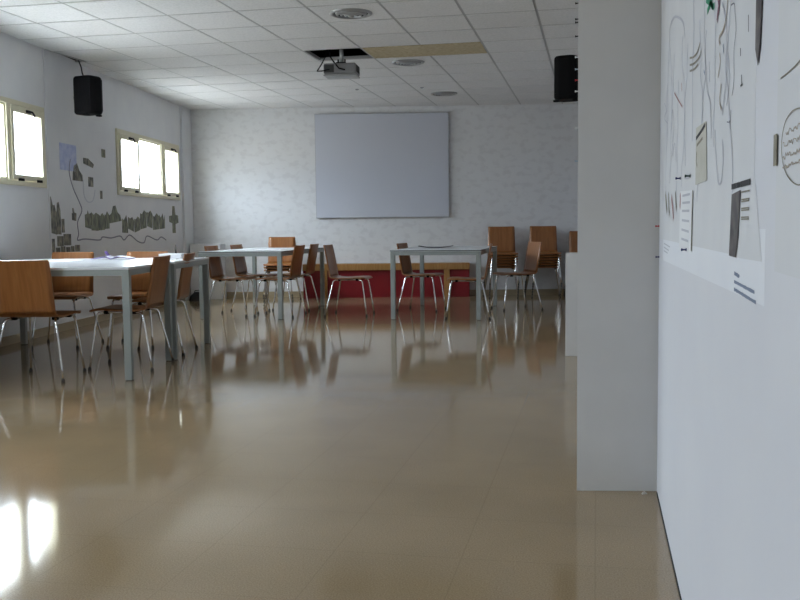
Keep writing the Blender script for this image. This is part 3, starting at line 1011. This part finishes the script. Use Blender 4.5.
river = [(9.036, 1.762), (9.0, 1.626), (9.084, 1.465), (9.237, 1.312), (9.284, 1.228), (9.166, 1.11), (9.18, 0.983), (9.149, 0.92), (9.344, 0.928), (9.736, 0.912), (9.828, 0.945), (10.078, 0.931), (10.36, 0.951), (10.484, 0.902), (10.675, 0.961), (10.957, 0.877), (11.172, 0.861), (11.29, 0.943), (11.659, 0.887), (11.835, 0.925), (12.038, 0.882)]
rm = ribbon(MB(), smooth([((y - 9.0) * LN, z) for y, z in river]), 0.014, 0.0035)
tag(rm.build('drawn_line', M['ink'], mtx=left_m(9.0)), 'wavy dark line drawn down and along the window wall beneath the photo row', 'drawn line')
am = ribbon(MB(), smooth([((y - 9.3) * LN, z) for y, z in [(9.347, 1.561), (9.359, 1.401), (9.459, 1.329), (9.597, 1.354), (9.662, 1.467)]]), 0.012, 0.003)
tag(am.build('pencil_sketch', M['ink_soft'], mtx=left_m(9.3)), 'faint curved pencil stroke between the small photos and the farther window', 'sketch')

# ------------------------------------------------------------------ papers pinned on the right wall
YS = 2.0


def R(pts):
    """(world Y, z) to the local frame of the right wall (x runs towards the viewer)"""
    return [(-(y - YS), z) for y, z in pts]


def on_right(name, poly, material, t, off, parent=None):
    loc = R(poly)
    a = sum(loc[i][0] * loc[(i + 1) % len(loc)][1] - loc[(i + 1) % len(loc)][0] * loc[i][1] for i in range(len(loc)))
    if a < 0:
        loc.reverse()
    mb = MB().plate(loc, -t - off, -off)
    if parent is None:
        return mb.build(name, material, mtx=right_m(YS))
    return mb.build(name, material, parent)


def strokes(name, lists, material, w, off, parent, one=False):
    if len(lists) > 1 and not one:
        for pts in lists:
            strokes(name, [pts], material, w, off, parent)
        return None
    mb = MB()
    for pts in lists:
        ribbon(mb, smooth(R(pts)), w, 0.0006)
    for i, p in enumerate(mb.v):
        mb.v[i] = (p[0], p[1] - off, p[2])
    return mb.build(name, material, parent)


low = on_right('lower_sheet', [(3.44, 0.885), (1.385, 0.893), (1.385, 1.0), (3.44, 1.0)], M['sheet2'], 0.00008, 0.00002)
tag(low, 'white paper strip with three printed lines, below the big drawing sheet', 'paper')
tx = MB()
for (ya, yb, za, zb, h) in ((1.672, 1.615, 0.925, 0.922, 0.0075), (1.672, 1.462, 0.911, 0.907, 0.006), (1.672, 1.447, 0.898, 0.893, 0.006)):
    n = int((ya - yb) / 0.013)
    for k in range(n):
        u0, u1 = k / n, (k + 0.86) / n
        x0, x1 = -(ya + (yb - ya) * u0 - YS), -(ya + (yb - ya) * u1 - YS)
        z = za + (zb - za) * u0
        hh_ = h * (0.75 + 0.25 * random.random())
        tx.box((x0, -0.0014, z - hh_ / 2), (x1, -0.0011, z + hh_ / 2))
tx.build('printed_text', M['ink_blue'], low)
strokes('small_print_line', [[(3.38, 0.945), (3.10, 0.938)], [(3.38, 0.932), (3.15, 0.926)], [(3.38, 0.920), (3.20, 0.916)]], M['ink_soft'], 0.004, 0.0010, low)

big = on_right('drawing_sheet', [(3.655, 0.958), (1.485, 0.955), (1.495, 1.95), (3.655, 1.95)], M['sheet'], 0.00012, 0.00012)
tag(big, 'big white sheet of doodles and sketch lines hung on the right wall', 'drawing')
strokes('arch_stroke', [[(3.249, 1.537), (3.215, 1.601), (3.179, 1.641), (3.02, 1.632), (2.839, 1.591), (2.707, 1.548), (2.657, 1.501)], [(3.30, 1.25), (3.25, 1.35), (3.27, 1.45), (3.25, 1.537)]], M['ink_soft'], 0.007, 0.0013, big)
strokes('olive_arc', [[(2.51, 1.424), (2.421, 1.411), (2.328, 1.406), (2.265, 1.417)], [(2.508, 1.406), (2.395, 1.392), (2.282, 1.387), (2.241, 1.395)], [(2.506, 1.391), (2.393, 1.378), (2.302, 1.375)]], M['ink_olive'], 0.005, 0.0013, big)
strokes('red_stroke', [[(2.989, 1.402), (2.842, 1.362), (2.709, 1.327)], [(2.748, 1.396), (2.731, 1.372)]], M['ink_red'], 0.005, 0.0013, big)
strokes('long_stroke', [[(2.183, 1.50), (2.183, 1.406), (2.158, 1.359), (2.112, 1.29), (2.054, 1.253), (2.03, 1.18)], [(2.082, 1.343), (2.07, 1.30)], [(1.964, 1.192), (1.941, 1.132), (1.905, 1.088), (1.861, 1.088), (1.836, 1.125), (1.855, 1.163)], [(3.418, 1.426), (3.318, 1.391), (3.411, 1.374), (3.266, 1.342)], [(3.05, 1.22), (2.95, 1.25), (2.90, 1.19)], [(2.62, 1.13), (2.50, 1.125), (2.45, 1.135)]], M['ink_soft'], 0.0045, 0.0013, big)
strokes('profile_stroke', [[(1.76, 1.386), (1.72, 1.38), (1.709, 1.363), (1.694, 1.331), (1.714, 1.301), (1.709, 1.251), (1.73, 1.228)], [(1.789, 1.189), (1.751, 1.186), (1.74, 1.204)]], M['ink'], 0.0022, 0.0013, big)
strokes('green_doodle', [[(2.154, 1.485), (2.061, 1.455), (2.02, 1.44)], [(2.10, 1.50), (2.05, 1.45), (2.00, 1.44)], [(2.13, 1.455), (2.06, 1.462), (2.01, 1.475)]], M['ink_green'], 0.012, 0.0013, big)
strokes('plum_doodle', [[(1.975, 1.47), (1.94, 1.43), (1.958, 1.40)], [(1.945, 1.50), (1.92, 1.44), (1.94, 1.41)]], M['ink_purple'], 0.014, 0.0013, big)
strokes('brown_curl', [[(1.905, 1.345), (1.921, 1.361), (1.864, 1.364), (1.824, 1.378), (1.80, 1.42)], [(1.93, 1.29), (1.90, 1.31), (1.91, 1.33)], [(1.88, 1.27), (1.90, 1.24), (1.87, 1.22)]], M['ink_brown'], 0.006, 0.0013, big)
strokes('blue_dab', [[(1.86, 1.337), (1.852, 1.320)], [(2.18, 1.34), (2.16, 1.33)]], M['ink_blue'], 0.006, 0.0013, big)
strokes('black_tick', [[(1.561, 1.327), (1.558, 1.301)], [(1.639, 1.291), (1.638, 1.278)], [(1.624, 1.246), (1.622, 1.231)], [(1.632, 1.230), (1.610, 1.229)]], M['ink_black'], 0.0028, 0.0013, big)
strokes('sketch_figure', [[(3.325, 1.115), (3.29, 1.08), (3.247, 1.05)], [(3.189, 1.111), (3.17, 1.07), (3.136, 1.039)], [(2.911, 1.104), (2.90, 1.08), (2.869, 1.051)]], M['ink_olive'], 0.020, 0.0013, big)
strokes('sketch_figure', [[(3.062, 1.094), (3.01, 1.06), (2.974, 1.022)]], M['ink_red'], 0.020, 0.0013, big)
for _k in range(13):
    _y = 3.45 - 0.145 * _k
    _z = 1.06 + 0.05 * (_k % 4)
    _pts = []
    for _i in range(9):
        _pts.append((_y - 0.02 * _i * ((_k % 3) - 1) + random.uniform(-0.02, 0.02), _z + 0.045 * _i))
    strokes('pencil_stroke', [_pts], M['ink_lilac'], 0.005, 0.0013, big)
strokes('tall_loop', [[(3.12, 1.30), (3.05, 1.36), (3.0, 1.30), (3.08, 1.22), (3.14, 1.14)], [(1.80, 1.22), (1.77, 1.26), (1.79, 1.31)]], M['ink_soft'], 0.005, 0.0013, big)

dp = on_right('dark_photo', [(1.487, 1.262), (1.462, 1.235), (1.445, 1.262), (1.432, 1.335), (1.438, 1.60), (1.487, 1.60)], M['plum_print'], 0.0006, 0.0016)
tag(dp, 'tall dark curling photo strip at the right edge of the big drawing sheet', 'photo')

sb = on_right('drawing_sheet', [(1.312, 0.945), (0.25, 0.935), (0.25, 1.95), (1.318, 1.95)], M['sheet'], 0.00012, 0.00006)
tag(sb, 'white sheet with a bubble of handwriting at the right frame edge', 'drawing')
strokes('speech_bubble', [[(1.10, 1.13), (1.172, 1.139), (1.218, 1.139), (1.255, 1.129), (1.272, 1.106), (1.258, 1.08), (1.222, 1.062), (1.164, 1.051), (1.10, 1.055)], [(1.286, 1.19), (1.235, 1.190), (1.178, 1.192), (1.10, 1.20)]], M['ink_olive'], 0.0015, 0.0012, sb)
hw = []
for z in (1.118, 1.104, 1.090, 1.077):
    pts = []
    y = 1.262 if z < 1.11 else 1.245
    while y > 1.10:
        pts.append((y, z + random.uniform(-0.0035, 0.0035)))
        y -= 0.0045
    hw.append(pts)
strokes('handwriting', hw, M['ink_brown'], 0.0012, 0.0012, sb, True)
cl = on_right('taped_snippet', [(1.318, 1.082), (1.298, 1.082), (1.298, 1.122), (1.318, 1.122)], M['ink_olive'], 0.001, 0.0022)
tag(cl, 'narrow brown paper snippet beside the handwriting bubble', 'paper')

nc = on_right('note_card', [(2.329, 1.100), (2.095, 1.100), (2.122, 1.226), (2.329, 1.232)], M['beige_card'], 0.0005, 0.0016)
tag(nc, 'beige printed card with a dark title line, pinned on the big drawing sheet', 'card')
strokes('title_line', [[(2.322, 1.207), (2.22, 1.213), (2.135, 1.220)]], M['ink_black'], 0.008, 0.0022, nc)
strokes('card_curve', [[(2.30, 1.175), (2.31, 1.155), (2.29, 1.140)], [(2.30, 1.19), (2.18, 1.196)]], M['ink_olive'], 0.006, 0.0022, nc)

ls = on_right('note_sheet', [(2.760, 0.946), (2.411, 0.943), (2.385, 1.090), (2.741, 1.100)], M['paper'], 0.0005, 0.0016)
tag(ls, 'small white list sheet with a red heading mark, pinned low on the big drawing sheet', 'paper')
strokes('red_mark', [[(2.735, 1.092), (2.73, 1.075), (2.74, 1.055)]], M['ink_red'], 0.022, 0.0022, ls)
strokes('list_line', [[(2.66, 1.085), (2.45, 1.083)], [(2.66, 1.066), (2.45, 1.063)], [(2.67, 1.045), (2.46, 1.042)], [(2.67, 1.02), (2.46, 1.016)], [(2.68, 0.995), (2.47, 0.99)], [(2.68, 0.97), (2.48, 0.966)]], M['ink_soft'], 0.006, 0.0022, ls)
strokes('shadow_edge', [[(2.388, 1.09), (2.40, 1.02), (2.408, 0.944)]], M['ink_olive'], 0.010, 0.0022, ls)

pc = on_right('press_clipping', [(1.737, 0.951), (1.409, 0.954), (1.485, 1.083), (1.720, 1.083)], M['sheet'], 0.00012, 0.0004)
tag(pc, 'newspaper clipping with a dark headline and portrait photo on the right wall', 'clipping')
hb = MB()
for ya, yb in ((1.716, 1.668), (1.660, 1.622), (1.614, 1.516)):
    hb.box((-(ya - YS), -0.0022, 1.0665), (-(yb - YS), -0.0017, 1.0755))
hb.build('headline', M['ink_black'], pc)
on_right('portrait_photo', [(1.735, 0.953), (1.655, 0.952), (1.632, 0.985), (1.612, 1.062), (1.712, 1.058)], M['plum_print'], 0.0004, 0.0018, pc)
cb = MB()
for z in (1.058, 1.046, 1.043, 1.032, 1.029, 1.018, 1.015):
    cb.box((-(1.600 - YS), -0.0022, z - 0.0011), (-(1.525 - YS), -0.0017, z + 0.0011))
cb.build('column_text', M['ink_olive'], pc)


def pushpin(mtx, material, label, group):
    """axis along local -y, away from the surface"""
    r = empty('push_pin', mtx)
    tag(r, label, 'push pin', group)
    MB().lathe([(0.0, 0.0), (0.0042, 0.0), (0.0042, 0.0015), (0.0022, 0.003), (0.0022, 0.009), (0.0038, 0.011), (0.0038, 0.0135), (0.0, 0.014)], 10).build('pin_head', material, r)
    MB().tube([(0, 0, -0.004), (0, 0, 0.001)], 0.0006, 5).build('pin_shaft', M['chrome'], r)


TIP = Matrix.Rotation(math.radians(90), 4, 'X')
for y, z, mt, lab in ((2.72, 1.135, 'pin_blue', 'black push pin on the big sheet, left one above the list sheet'),
                      (2.44, 1.127, 'pin_green', 'dark green push pin on the big sheet, right one above the list sheet'),
                      (2.52, 0.944, 'pin_blue', 'navy push pin at the foot of the list sheet'),
                      (3.615, 1.004, 'pin_red', 'red push pin at the left edge of the big drawing sheet'),
                      (3.640, 0.890, 'pin_blue', 'navy push pin beside the column, left of the lower paper strip')):
    pushpin(right_m(y, z, 0.0032 if y < 3.62 else 0.0) @ TIP, M[mt], lab, 'push pins on the right wall')
mc = Matrix.Rotation(math.radians(-90), 4, 'Y')
for z, mt, lab in ((1.849, 'black', 'black push pin on the column side, topmost of the row'),
                   (1.790, 'black', 'black push pin on the column side, upper of the close pair'),
                   (1.778, 'black', 'black push pin on the column side, lower of the close pair'),
                   (1.726, 'black', 'black push pin on the column side, just above the loudspeaker'),
                   (1.648, 'pin_white', 'white push pin on the column side, level with the loudspeaker top'),
                   (1.603, 'pin_pale', 'pale blue push pin on the column side, before the loudspeaker'),
                   (1.562, 'pin_red', 'red push pin on the column side, before the loudspeaker'),
                   (1.520, 'pin_white', 'white push pin on the column side, level with the loudspeaker bottom'),
                   (1.381, 'pin_white', 'white push pin on the column side, below the loudspeaker'),
                   (1.256, 'pin_pale', 'pale blue push pin on the column side, lowest of the row')):
    pushpin(Matrix.Translation((-0.0702, 3.725, z)) @ mc, M[mt], lab, 'push pins on the column side')
